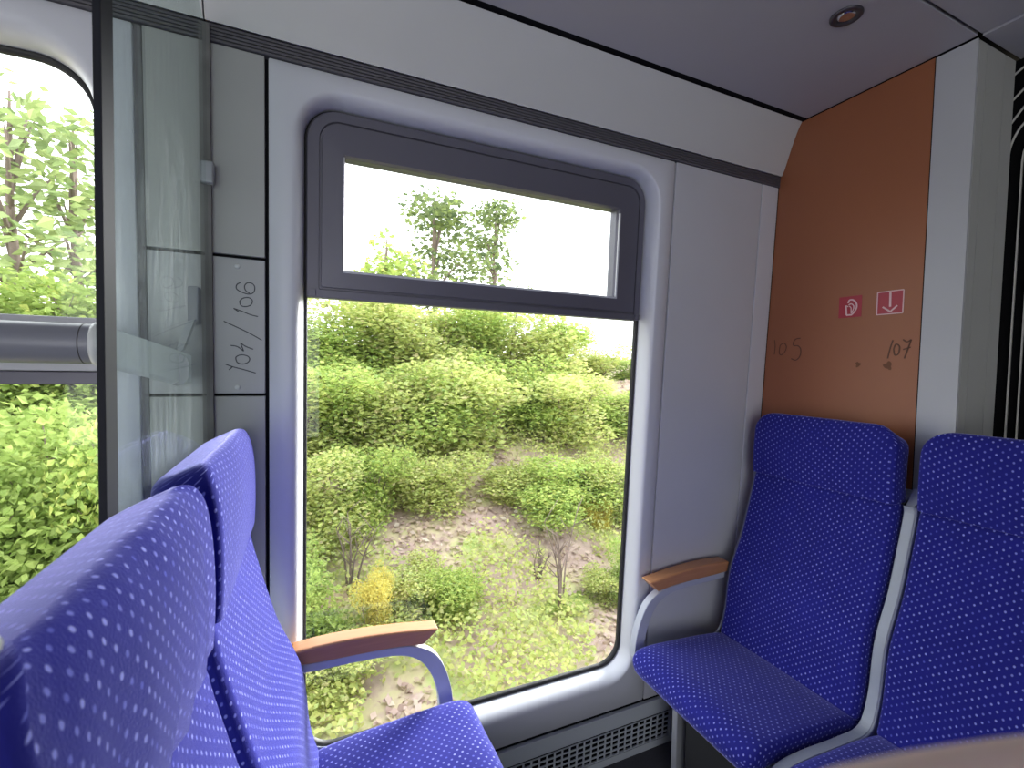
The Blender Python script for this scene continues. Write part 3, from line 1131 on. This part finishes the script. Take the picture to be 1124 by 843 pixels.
def make_seat(name, side, label, ref_x, y_c, near=False, armrest=False, handle=False, group=None):
    """side = +1: sitter looks towards +x; local f axis = +x for side +1"""
    root = empty(name, (ref_x, y_c, 0))
    tag(root, label, 'seat', group)
    if side < 0:
        root.scale = (-1, 1, 1)
    sh = shell_mesh().build('seat_shell', M['shell'], root, bevel=0)
    tag(sh, 'pale grey moulded shell')
    for nm, key in (('headrest', 'head_near' if near else ('head' if side < 0 else 'head_square')), ('backrest', 'back'), ('seat_cushion', 'seat')):
        link(nm, ME[key], M['fabric'] if not ME[key].materials else None, root)
    # pedestal below the cushion
    mb = MB()
    mb.box(.06, .43, -.17, .17, .330, .372)
    mb.build('seat_pan', M['black'], root, bevel=.006)
    mb = MB()
    mb.box(.16, .35, -.12, .12, 0.0, .335)
    mb.build('pedestal', M['black'], root, bevel=.008)
    mb = MB()
    mb.box(.30, .352, .150, .172, 0.0, .335)
    mb.build('leg', M['alu'], root, bevel=.004)
    if armrest:
        arm_y = HW + .021
        # arm frame: flat bar under the pad, bending down at the front into the seat frame
        path = [(.075, .603), (.12, .600), (.20, .599), (.28, .595), (.34, .584), (.385, .555), (.412, .510), (.428, .455), (.434, .395)]
        P = catmull([(a, 0, b) for a, b in path], 5)
        rings = []
        for i, p in enumerate(P):
            t = (P[min(i + 1, len(P) - 1)] - P[max(i - 1, 0)]).normalized()
            nrm = Vector((-t.z, 0, t.x))
            u = i / (len(P) - 1)
            h = .010 + .008 * max(0, min(1, (u - .4) / .25))
            rings.append([p + nrm * a + Vector((0, arm_y + b, 0)) for a, b in ((-h, 0.004), (-h, .030), (h, .030), (h, 0.004))])
        mb = MB()
        mb.loft(rings, cap0=True, cap1=True)
        af = mb.build('armrest', M['armmetal'], root, bevel=.003)
        tag(af, 'pale grey curved arm')
        # wooden pad
        padt = [(.070, .650), (.14, .654), (.22, .653), (.31, .646), (.405, .634)]
        padb = [(.070, .614), (.14, .611), (.22, .609), (.30, .606), (.368, .598)]
        T = catmull([(a, 0, b) for a, b in padt], 5)
        B = catmull([(a, 0, b) for a, b in padb], 5)
        rings = []
        for i, (p, q) in enumerate(zip(T, B)):
            u = i / (len(T) - 1)
            wd = .024
            cy = arm_y + .017
            rings.append([p + Vector((0, cy - wd, -.002)), p + Vector((0, cy - wd + .006, 0.001)), p + Vector((0, cy + wd - .006, .001)), p + Vector((0, cy + wd, -.002)),
                          q + Vector((0, cy + wd * .72, 0)), q + Vector((0, cy - wd * .72, 0))])
        mb = MB()
        mb.loft(rings, cap0=True, cap1=True)
        tag(mb.build('wood_pad', M['wood'], af, bevel=.003), 'orange brown wooden pad')
    if handle:
        # grab handle on the aisle-side top corner
        mb = MB()
        q = hp - Vector((ref_x, y_c, 0))
        q.y /= .93
        path = [(q.x, q.y, q.z), (q.x - .003, q.y, q.z), (q.x - .010, q.y + .001, q.z), (q.x - .025, q.y + .004, q.z - .004), (q.x - .040, q.y + .018, q.z - .016), (q.x - .048, q.y + .040, q.z - .030)]
        mb.tube(path, [.002, .0050, .0062, .0066, .0066, .0066], 16)
        tag(mb.build('grab_handle', M['white'], root, smooth=True), 'pale grey grab handle')
    return root


XL, XRR = -0.098, 1.388
YW_, YA_ = 0.890, 0.425
make_seat('train_seat', 1, 'blue dotted seat on the left beside the window, facing right, with wooden armrest', XL, YW_, armrest=True)
make_seat('train_seat', 1, 'blue dotted aisle seat nearest the camera at lower left, wrinkled headrest', XL, 0.440, near=True, handle=True).scale = (1, 0.93, 1)
make_seat('train_seat', -1, 'blue dotted seat under the orange panel beside the window, with wooden armrest', XRR, YW_, armrest=True)
make_seat('train_seat', -1, 'dark blue dotted aisle seat in front of the pale post at right edge', XRR, YA_)

# ------------------------------------------------------------------ floor and the rest of the coach shell (behind the camera)
mb = MB()
mb.box(-2.2, 3.6, -1.8, 1.30, -0.05, 0.0)
tag(mb.build('floor', M['floor'], None), 'dark speckled floor', 'floor', kind='structure')
mb = MB()
yb = -1.75
for (a, b, c, d) in ((-2.2, -1.55, 0, 2.13), (-1.55, .10, 0, .42), (-1.55, .10, 1.92, 2.13), (.10, 1.75, 0, 2.13)):
    mb.box(a, b, yb - .05, yb, c, d)
tag(mb.build('wall_front', M['wall'], None), 'pale grey opposite side wall behind the camera', 'wall', kind='structure')
mb = MB()
mb.box(-2.25, -2.2, -1.8, 1.3, 0, 2.13)
tag(mb.build('wall_left', M['wall'], None), 'pale grey end wall beyond the left window', 'wall', kind='structure')
mb = MB()
mb.box(1.70, 1.73, -1.8, -0.63, 0, 2.13)
tag(mb.build('wall_side', M['wall'], None), 'pale partition on the far side of the doorway', 'wall', kind='structure')

# ------------------------------------------------------------------ outside
def bank_z(y, x=0.0):
    z = -1.35
    if y > 3.0:
        t = min(1, (y - 3.0) / 6.0)
        z += 2.35 * t * t * (3 - 2 * t)
    if y > 9:
        z += (y - 9) * .05
    return z + .16 * noise.noise(Vector((x * .5, y * .5, 3.1)))


mb = MB()
gx_ = [-16 + 0.5 * i for i in range(85)]
gy_ = [1.6 + 0.4 * i for i in range(60)]
for y in gy_:
    for x in gx_:
        mb.v.append((x, y, bank_z(y, x)))
nx = len(gx_)
for j in range(len(gy_) - 1):
    for i in range(nx - 1):
        mb.f.append((j * nx + i, j * nx + i + 1, (j + 1) * nx + i + 1, (j + 1) * nx + i))
bank = mb.build('embankment_ground', M['soil'], None, smooth=True)
tag(bank, 'leaf strewn brown and green embankment outside the train', 'ground', kind='structure')


def leaf_mesh(name, blobs, count, size, rnd, flat=0.35):
    """many small folded leaves scattered through a few lobes"""
    vs, fs = [], []
    tw = sum(b[3] ** 2 for b in blobs)
    for (cx, cy, cz, rx, rz) in blobs:
        for _ in range(int(count * rx * rx / tw)):
            while True:
                q = Vector((rnd.uniform(-1, 1), rnd.uniform(-1, 1), rnd.uniform(-1, 1)))
                if q.length <= 1:
                    break
            l = q.length
            q = q * (1.0 + .35 * rnd.random() ** 4)
            c = Vector((cx + q.x * rx, cy + q.y * rx, cz + q.z * rz))
            ax = Vector((rnd.uniform(-1, 1), rnd.uniform(-.6, .6), rnd.uniform(-flat, flat))).normalized()
            u2 = Vector((rnd.uniform(-.5, .5), rnd.uniform(-1, 1), rnd.uniform(-1, 1)))
            sd = ax.cross(u2)
            if sd.length < .1:
                continue
            sd.normalize()
            nn = ax.cross(sd)
            ll = size * rnd.uniform(.6, 1.4)
            ww = ll * rnd.uniform(.22, .38)
            b = len(vs)
            vs += [tuple(c - ax * ll * .5), tuple(c + sd * ww - nn * ww * .3 - ax * ll * .05), tuple(c + ax * ll * .5), tuple(c - sd * ww - nn * ww * .3 - ax * ll * .05), tuple(c + nn * ww * .2)]
            fs += [(b, b + 1, b + 4), (b + 1, b + 2, b + 4), (b + 2, b + 3, b + 4), (b + 3, b, b + 4)]
    me = bpy.data.meshes.new(name)
    me.from_pydata(vs, [], fs)
    return me


def stem_mesh(name, blobs, rnd, r=.02):
    mb = MB()
    for (cx, cy, cz, rx, rz) in blobs:
        p0 = Vector((cx * .15, cy * .15, -.15))
        p1 = Vector((cx * .5 + rnd.uniform(-.08, .08), cy * .5, cz * .5))
        p2 = Vector((cx, cy, cz + rz * .5))
        mb.tube(catmull([p0, p1, p2], 4), [r * (1 - .7 * k / 8) for k in range(9)], 6)
        for _ in range(4):
            a = p1.lerp(p2, rnd.uniform(.1, .9))
            mb.tube([a, a + Vector((rnd.uniform(-.5, .5) * rx, rnd.uniform(-.4, .4) * rx, rnd.uniform(.2, .7) * rz))], [r * .4, r * .15], 5)
    me = bpy.data.meshes.new(name)
    me.from_pydata(mb.v, [], mb.f)
    return me


def shrub_blobs(rnd, w, h, n):
    out = []
    for _ in range(n):
        a = rnd.uniform(0, 2 * PI)
        q = rnd.uniform(0, .75) * w
        rr = w * rnd.uniform(.22, .48)
        z = rnd.uniform(.12, .84) * h
        out.append((q * math.cos(a), q * math.sin(a) * .7, z, rr, h * rnd.uniform(.13, .24)))
    return out


rnd = random.Random(5)
PROTO = []
for k in range(6):
    bl = shrub_blobs(rnd, .95, 1.5, 16)
    PROTO.append((leaf_mesh('shrub_leaves', bl, 9000, .062, rnd), stem_mesh('shrub_stems', bl, rnd, .016)))


def at(px, py, Y):
    d = fwd + rt * ((px - 562) / FPX) - up * ((py - 421.5) / FPX)
    t = Y / d.y
    return EYE + d * t


def shrub(px, Y, top_py, wscale, k, mat, label, group, cat='shrub', base=None):
    top = at(px, top_py, Y)
    x = top.x
    z0 = bank_z(Y, x) - .05 if base is None else base
    h = top.z - z0
    root = empty('shrub', (x, Y, z0))
    root.rotation_euler.z = rnd.uniform(0, 6.28)
    root.scale = (wscale, wscale, h / 1.5)
    tag(root, label, cat, group)
    lm, sm = PROTO[k % len(PROTO)]
    for nm, me, mt in (('foliage', lm, mat), ('stem', sm, 'bark')):
        o = bpy.data.objects.new(nm, me)
        C.objects.link(o)
        if not me.materials:
            me.materials.append(M[mt])
        o.parent = root
        o.material_slots[0].link = 'OBJECT'
        o.material_slots[0].material = M[mt]
    return root


ORD = ['leftmost', 'second from left', 'third from left', 'fourth from left', 'fifth from left', 'sixth from left', 'seventh from left', 'eighth from left', 'ninth from left', 'tenth from left']
# rows seen through the main window: (px, distance, top py, width)
rows = {
    'back': [(318, 8.6, 352, 1.3, 'leaf'), (365, 8.3, 338, 1.4, 'leaf'), (412, 8.8, 326, 1.5, 'leaf_pale'), (462, 8.4, 318, 1.5, 'leaf_pale'), (512, 8.9, 322, 1.5, 'leaf'), (560, 8.5, 332, 1.5, 'leaf_pale'), (606, 8.8, 346, 1.4, 'leaf'), (650, 9.2, 378, 1.3, 'leaf_pale'), (695, 9.2, 392, 1.3, 'leaf'), (740, 9.0, 395, 1.3, 'leaf')],
    'middle': [(325, 6.5, 402, 1.2, 'leaf_pale'), (372, 6.8, 385, 1.25, 'leaf'), (420, 6.4, 392, 1.2, 'leaf_pale'), (470, 6.7, 398, 1.25, 'leaf'), (520, 6.4, 392, 1.25, 'leaf_pale'), (570, 6.8, 388, 1.25, 'leaf'), (618, 6.5, 410, 1.2, 'leaf_pale'), (665, 6.8, 425, 1.2, 'leaf'), (710, 6.5, 430, 1.2, 'leaf_pale')],
    'lower': [(330, 5.2, 492, .85, 'leaf_pale'), (400, 5.4, 490, .7, 'leaf'), (470, 5.5, 486, .8, 'leaf_pale'), (565, 5.4, 505, .8, 'leaf_pale'), (612, 5.2, 500, .9, 'leaf'), (665, 5.3, 498, .9, 'leaf_pale'), (708, 5.0, 515, .8, 'leaf')],
    'front': [(330, 4.0, 600, .6, 'leaf_bright'), (362, 3.7, 700, .55, 'leaf_pale'), (455, 4.3, 610, .5, 'leaf_pale'), (500, 4.2, 615, .5, 'leaf'), (610, 4.3, 650, .45, 'leaf'), (665, 4.1, 620, .4, 'leaf_pale'), (705, 4.0, 590, .5, 'leaf_bright')],
}
for rn, items in rows.items():
    for i, (px, Y, tp, ws, mt) in enumerate(items):
        shrub(px, Y, tp, ws, i + len(rn), mt, 'green shrub in the %s row on the bank outside the main window, %s' % (rn, ORD[i]), 'shrubs outside the main window')
rows2 = {
    'back': [(-40, 6.5, 300, 1.4, 'leaf_bright'), (5, 6.9, 290, 1.4, 'leaf_bright'), (50, 6.6, 305, 1.4, 'leaf'), (95, 6.9, 300, 1.4, 'leaf_bright'), (145, 6.8, 310, 1.4, 'leaf_bright')],
    'front': [(-25, 4.4, 470, .95, 'leaf_bright'), (20, 4.1, 450, .95, 'leaf_bright'), (65, 4.5, 440, .95, 'leaf_bright'), (105, 4.2, 450, .9, 'leaf'), (145, 4.4, 470, .8, 'leaf_bright')],
}
for rn, items in rows2.items():
    for i, (px, Y, tp, ws, mt) in enumerate(items):
        shrub(px, Y, tp, ws, i + 1, mt, 'bright green shrub in the %s row outside the left window, %s' % (rn, ORD[i]), 'shrubs outside the left window')
for i, (px, Y, tp, lab) in enumerate(((412, 4.0, 628, 'low shrub with yellow leaves outside the main window, above the wooden armrest'),
                                      (655, 5.0, 545, 'low yellow leaved shrub outside the main window near its right edge'))):
    shrub(px, Y, tp, .26, i, 'leaf_yellow', lab, None)


def sapling(px, Y, top_py, label, seed):
    rr = random.Random(seed)
    top = at(px, top_py, Y)
    z0 = bank_z(Y, top.x) - .05
    h = top.z - z0
    mb = MB()
    for _ in range(5):
        dx, dy = rr.uniform(-.28, .28) * h, rr.uniform(-.2, .2) * h
        P = catmull([(dx * .1, dy * .1, 0), (dx * .4 + rr.uniform(-.05, .05), dy * .5, h * .5), (dx, dy, h * rr.uniform(.8, 1.05))], 5)
        mb.tube(P, [.013 * (1 - .75 * k / (len(P) - 1)) for k in range(len(P))], 6)
        for _ in range(5):
            a = P[rr.randrange(4, len(P))]
            mb.tube([a, a + Vector((rr.uniform(-.2, .2), rr.uniform(-.15, .15), rr.uniform(.08, .25))) * h * .8], [.005, .002], 5)
    o = mb.build('sapling', M['bark'], None, smooth=True)
    o.location = (top.x, Y, z0)
    tag(o, label, 'sapling', None)


def tree(px, Y, top_py, w, count, size, mat, label, seed, bottom=.35):
    rr = random.Random(seed)
    top = at(px, top_py, Y)
    z0 = bank_z(Y, top.x) - .1
    h = top.z - z0
    root = empty('tree', (top.x, Y, z0))
    tag(root, label, 'tree')
    bl = []
    for _ in range(13):
        a = rr.uniform(0, 2 * PI)
        zz = rr.uniform(bottom, .92)
        q = w * rr.uniform(0, .8) * (1.15 - zz)
        bl.append((q * math.cos(a), q * math.sin(a), zz * h, w * rr.uniform(.25, .42), h * rr.uniform(.06, .11)))
    bl.append((0, 0, h * .93, w * .22, h * .07))
    link('foliage', leaf_mesh('tree_leaves', bl, count, size, rr), M[mat], root)
    mb = MB()
    mb.tube(catmull([(0, 0, -.2), (.05, 0, h * .3), (-.03, .02, h * .65), (0, 0, h * .96)], 5), [.09 * (1 - .85 * k / 15) for k in range(16)], 8)
    for b in bl:
        mb.tube([(0, 0, b[2] * .75), (b[0] * .6, b[1] * .6, b[2] * .95), (b[0], b[1], b[2] + .1)], [.03, .02, .008], 5)
    mb.build('trunk', M['bark'], root, smooth=True)
    return root


sapling(618, 4.0, 560, 'bare twiggy sapling on the bank near the right edge of the main window', 4)
sapling(590, 4.4, 600, 'second bare sapling, left of the one near the right window edge', 9)
sapling(385, 4.6, 560, 'bare brown sapling on the bank at the left of the main window', 15)

tree(478, 11, 210, 2.0, 1700, .14, 'leaf_dark', 'tall thin leaved tree against the white sky in the tilting pane', 3)
tree(545, 12, 218, 1.9, 1500, .14, 'leaf_dark', 'second sparse tree in the tilting pane, right of the taller tree', 8)
tree(425, 10, 255, 1.6, 1000, .14, 'leaf', 'shorter sparse tree at the left end of the tilting pane', 12)
tree(10, 8, 85, 2.4, 750, .17, 'leaf_grey', 'tall tree with sky showing through it outside the left window', 21, .3)
tree(80, 8.5, 125, 2.2, 650, .17, 'leaf_grey', 'shorter tree near the right edge of the left window', 22, .3)

def scatter(name, count, size, mat, label, cat, lift, sel):
    rr = random.Random(count)
    vs, fs = [], []
    while len(vs) < count * 4:
        y = 2.2 + 6.3 * rr.random() ** .9
        x = rr.uniform(-1.0, 1.05) * y
        if noise.noise(Vector((x * .9, y * .9, 7.7))) * sel < .02:
            continue
        z = bank_z(y, x)
        c = Vector((x, y, z + rr.uniform(.0, lift)))
        ax = Vector((rr.uniform(-1, 1), rr.uniform(-.7, .7), rr.uniform(-.3, .6))).normalized()
        sd = ax.cross(Vector((rr.uniform(-.4, .4), rr.uniform(-1, .2), rr.uniform(.2, 1))))
        if sd.length < .1:
            continue
        sd.normalize()
        l = size * rr.uniform(.5, 1.4)
        b = len(vs)
        vs += [tuple(c - ax * l * .5), tuple(c + sd * l * .3), tuple(c + ax * l * .5), tuple(c - sd * l * .3)]
        fs.append((b, b + 1, b + 2, b + 3))
    me = bpy.data.meshes.new(name)
    me.from_pydata(vs, [], fs)
    o = link(name, me, M[mat], None)
    tag(o, label, cat, kind='stuff')


scatter('undergrowth', 36000, .05, 'leaf_pale', 'low green undergrowth covering the bank between the shrubs', 'undergrowth', .30, 1)
scatter('leaf_litter', 16000, .07, 'litter', 'pinkish brown dead leaves lying on the bank', 'leaf litter', .05, -1)

# ------------------------------------------------------------------ light
wd = bpy.data.worlds.new('overcast')
bpy.context.scene.world = wd
wd.use_nodes = True
nt = wd.node_tree
bg = nt.nodes['Background']
tc = N(nt, 'ShaderNodeTexCoord')
sp = N(nt, 'ShaderNodeSeparateXYZ')
nt.links.new(tc.outputs['Generated'], sp.inputs[0])
mr = N(nt, 'ShaderNodeMapRange')
mr.inputs[1].default_value = -0.1
mr.inputs[2].default_value = 0.9
nt.links.new(sp.outputs[2], mr.inputs[0])
nt.links.new(mixc(nt, mr.outputs[0], (0.97, 0.985, 1.0), (0.90, 0.94, 1.0)), bg.inputs[0])
bg.inputs[1].default_value = 3.0


def portal(loc, rot, sx, sy):
    l = bpy.data.lights.new('window_portal', 'AREA')
    l.shape = 'RECTANGLE'
    l.size, l.size_y = sx, sy
    l.cycles.is_portal = True
    o = bpy.data.objects.new('window_portal', l)
    o.location = loc
    o.rotation_euler = rot
    C.objects.link(o)
    return o


# area lights shine along -Z: the two window-wall portals face -y, the opposite ones +y
portal(W(0.47, .125, -.2), (-PI / 2 + TILT * 0, 0, 0), 0.98, 1.58)
portal(W(-0.85, .125, -.2), (-PI / 2, 0, 0), 1.0, 1.58)
portal((-0.725, -1.81, 1.17), (PI / 2, 0, 0), 1.65, 1.5)

sun = bpy.data.lights.new('sun', 'SUN')
sun.energy = 1.2
sun.angle = R(12)
sun.color = (1, .97, .9)
so = bpy.data.objects.new('sun', sun)
so.rotation_euler = (R(24), R(8), 0)
C.objects.link(so)

hz = bpy.data.lights.new('hazy_sun', 'SUN')
hz.energy = 10.0
hz.angle = R(26)
hz.color = (1, .98, .97)
ho = bpy.data.objects.new('hazy_sun', hz)
ho.rotation_euler = Vector((-.74, -.58, -.33)).to_track_quat('-Z', 'Y').to_euler()
C.objects.link(ho)

# ------------------------------------------------------------------ the hand that holds the phone
def camp(x, y, z):
    return EYE + (rt * x + up * y - fwd * z) * .80


def skin_mat():
    m, nt, b = new_mat('skin')
    tc = N(nt, 'ShaderNodeTexCoord')
    nz = N(nt, 'ShaderNodeTexNoise')
    nz.inputs['Scale'].default_value = 60
    nz.inputs['Detail'].default_value = 4
    nt.links.new(tc.outputs['Object'], nz.inputs['Vector'])
    nt.links.new(mixc(nt, nz.outputs['Fac'], (0.70, 0.52, 0.48), (0.80, 0.64, 0.60)), b.inputs['Base Color'])
    b.inputs['Roughness'].default_value = .5
    b.inputs['Subsurface Weight'].default_value = .25
    b.inputs['Subsurface Radius'].default_value = (.012, .004, .002)
    b.inputs['Subsurface Scale'].default_value = .5
    return m


person = empty('person', tuple(camp(.19, -.15, -.10)))
tag(person, "photographer's hand and dark sleeved forearm at the bottom right corner", 'person')
org = camp(.19, -.15, -.10)
verts, edges, radii = [], [], []


def jv(p, r, prev=None):
    verts.append(tuple(camp(*p) - org))
    radii.append(r * .84)
    if prev is not None:
        edges.append((prev, len(verts) - 1))
    return len(verts) - 1


root_v = jv((.188, -.125, -.098), .026)                                    # middle of the palm
wrist = jv((.225, -.180, -.100), .025, root_v)
fa = jv((.262, -.260, -.090), .029, wrist)
jv((.300, -.360, -.070), .036, fa)
FING = [  # knuckle, joints ... tip : index lies along the lower edge of the picture, the others curl under it
    ((.146, -.0800, -.090), (.104, -.0740, -.084), (.074, -.0728, -.079), (.0490, -.0740, -.0765)),
    ((.148, -.104, -.102), (.110, -.1010, -.106), (.090, -.1080, -.096), (.096, -.1150, -.080)),
    ((.154, -.122, -.106), (.120, -.1230, -.111), (.102, -.1290, -.101), (.107, -.1350, -.086)),
    ((.162, -.140, -.106), (.136, -.1420, -.109), (.121, -.1470, -.101), (.125, -.1520, -.089)),
]
for (kn, a, b, c), r in zip(FING, (.0090, .0092, .0086, .0074)):
    k = jv(kn, r * 1.25, root_v)
    k = jv(a, r * 1.0, k)
    k = jv(b, r * .94, k)
    jv(c, r * .80, k)
k = jv((.190, -.105, -.070), .0135, root_v)                               # thumb leaves the side of the palm
k = jv((.160, -.086, -.046), .0105, k)
jv((.130, -.074, -.036), .0085, k)
me = bpy.data.meshes.new('hand')
me.from_pydata(verts, edges, [])
hand = link('hand', me, skin_mat(), person)
sk = hand.modifiers.new('skin', 'SKIN')
for i, l in enumerate(me.skin_vertices[0].data if me.skin_vertices else []):
    l.radius = (radii[i], radii[i])
    l.use_root = i == 0
ss_ = hand.modifiers.new('sub', 'SUBSURF')
ss_.levels = ss_.render_levels = 3
sk.use_smooth_shade = True
mb = MB()
A_, B_, C_ = [camp(*p) - org for p in ((.250, -.232, -.094), (.266, -.268, -.089), (.304, -.372, -.068))]
mb.tube([A_, A_.lerp(B_, .12), B_, C_], [.030, .034, .037, .045], 24, cap=True)
tag(mb.build('sleeve', plain('dark_sleeve', (.03, .03, .04), .9, var=.2, scale=80), person, smooth=True), 'dark sleeve')

# ------------------------------------------------------------------ camera
cam = bpy.data.cameras.new('camera')
cam.sensor_fit = 'HORIZONTAL'
cam.sensor_width = 36
cam.lens = FPX / 1124 * 36
cam.clip_start = 0.01
cam.dof.use_dof = True
cam.dof.focus_distance = 1.3
cam.dof.aperture_fstop = 9.0
co = bpy.data.objects.new('camera', cam)
mat = Matrix((rt, up, -fwd)).transposed().to_4x4()
mat.translation = EYE
co.matrix_world = mat
C.objects.link(co)
sc = bpy.context.scene
sc.camera = co
sc.view_settings.view_transform = 'Standard'
sc.view_settings.look = 'None'
sc.view_settings.gamma = 1
sc.view_settings.use_curve_mapping = False
sc.view_settings.exposure = 0.35
sc.cycles.max_bounces = 10
sc.cycles.diffuse_bounces = 6
sc.cycles.transparent_max_bounces = 24
sc.cycles.caustics_reflective = False
sc.cycles.caustics_refractive = False
sc.cycles.sample_clamp_indirect = 6
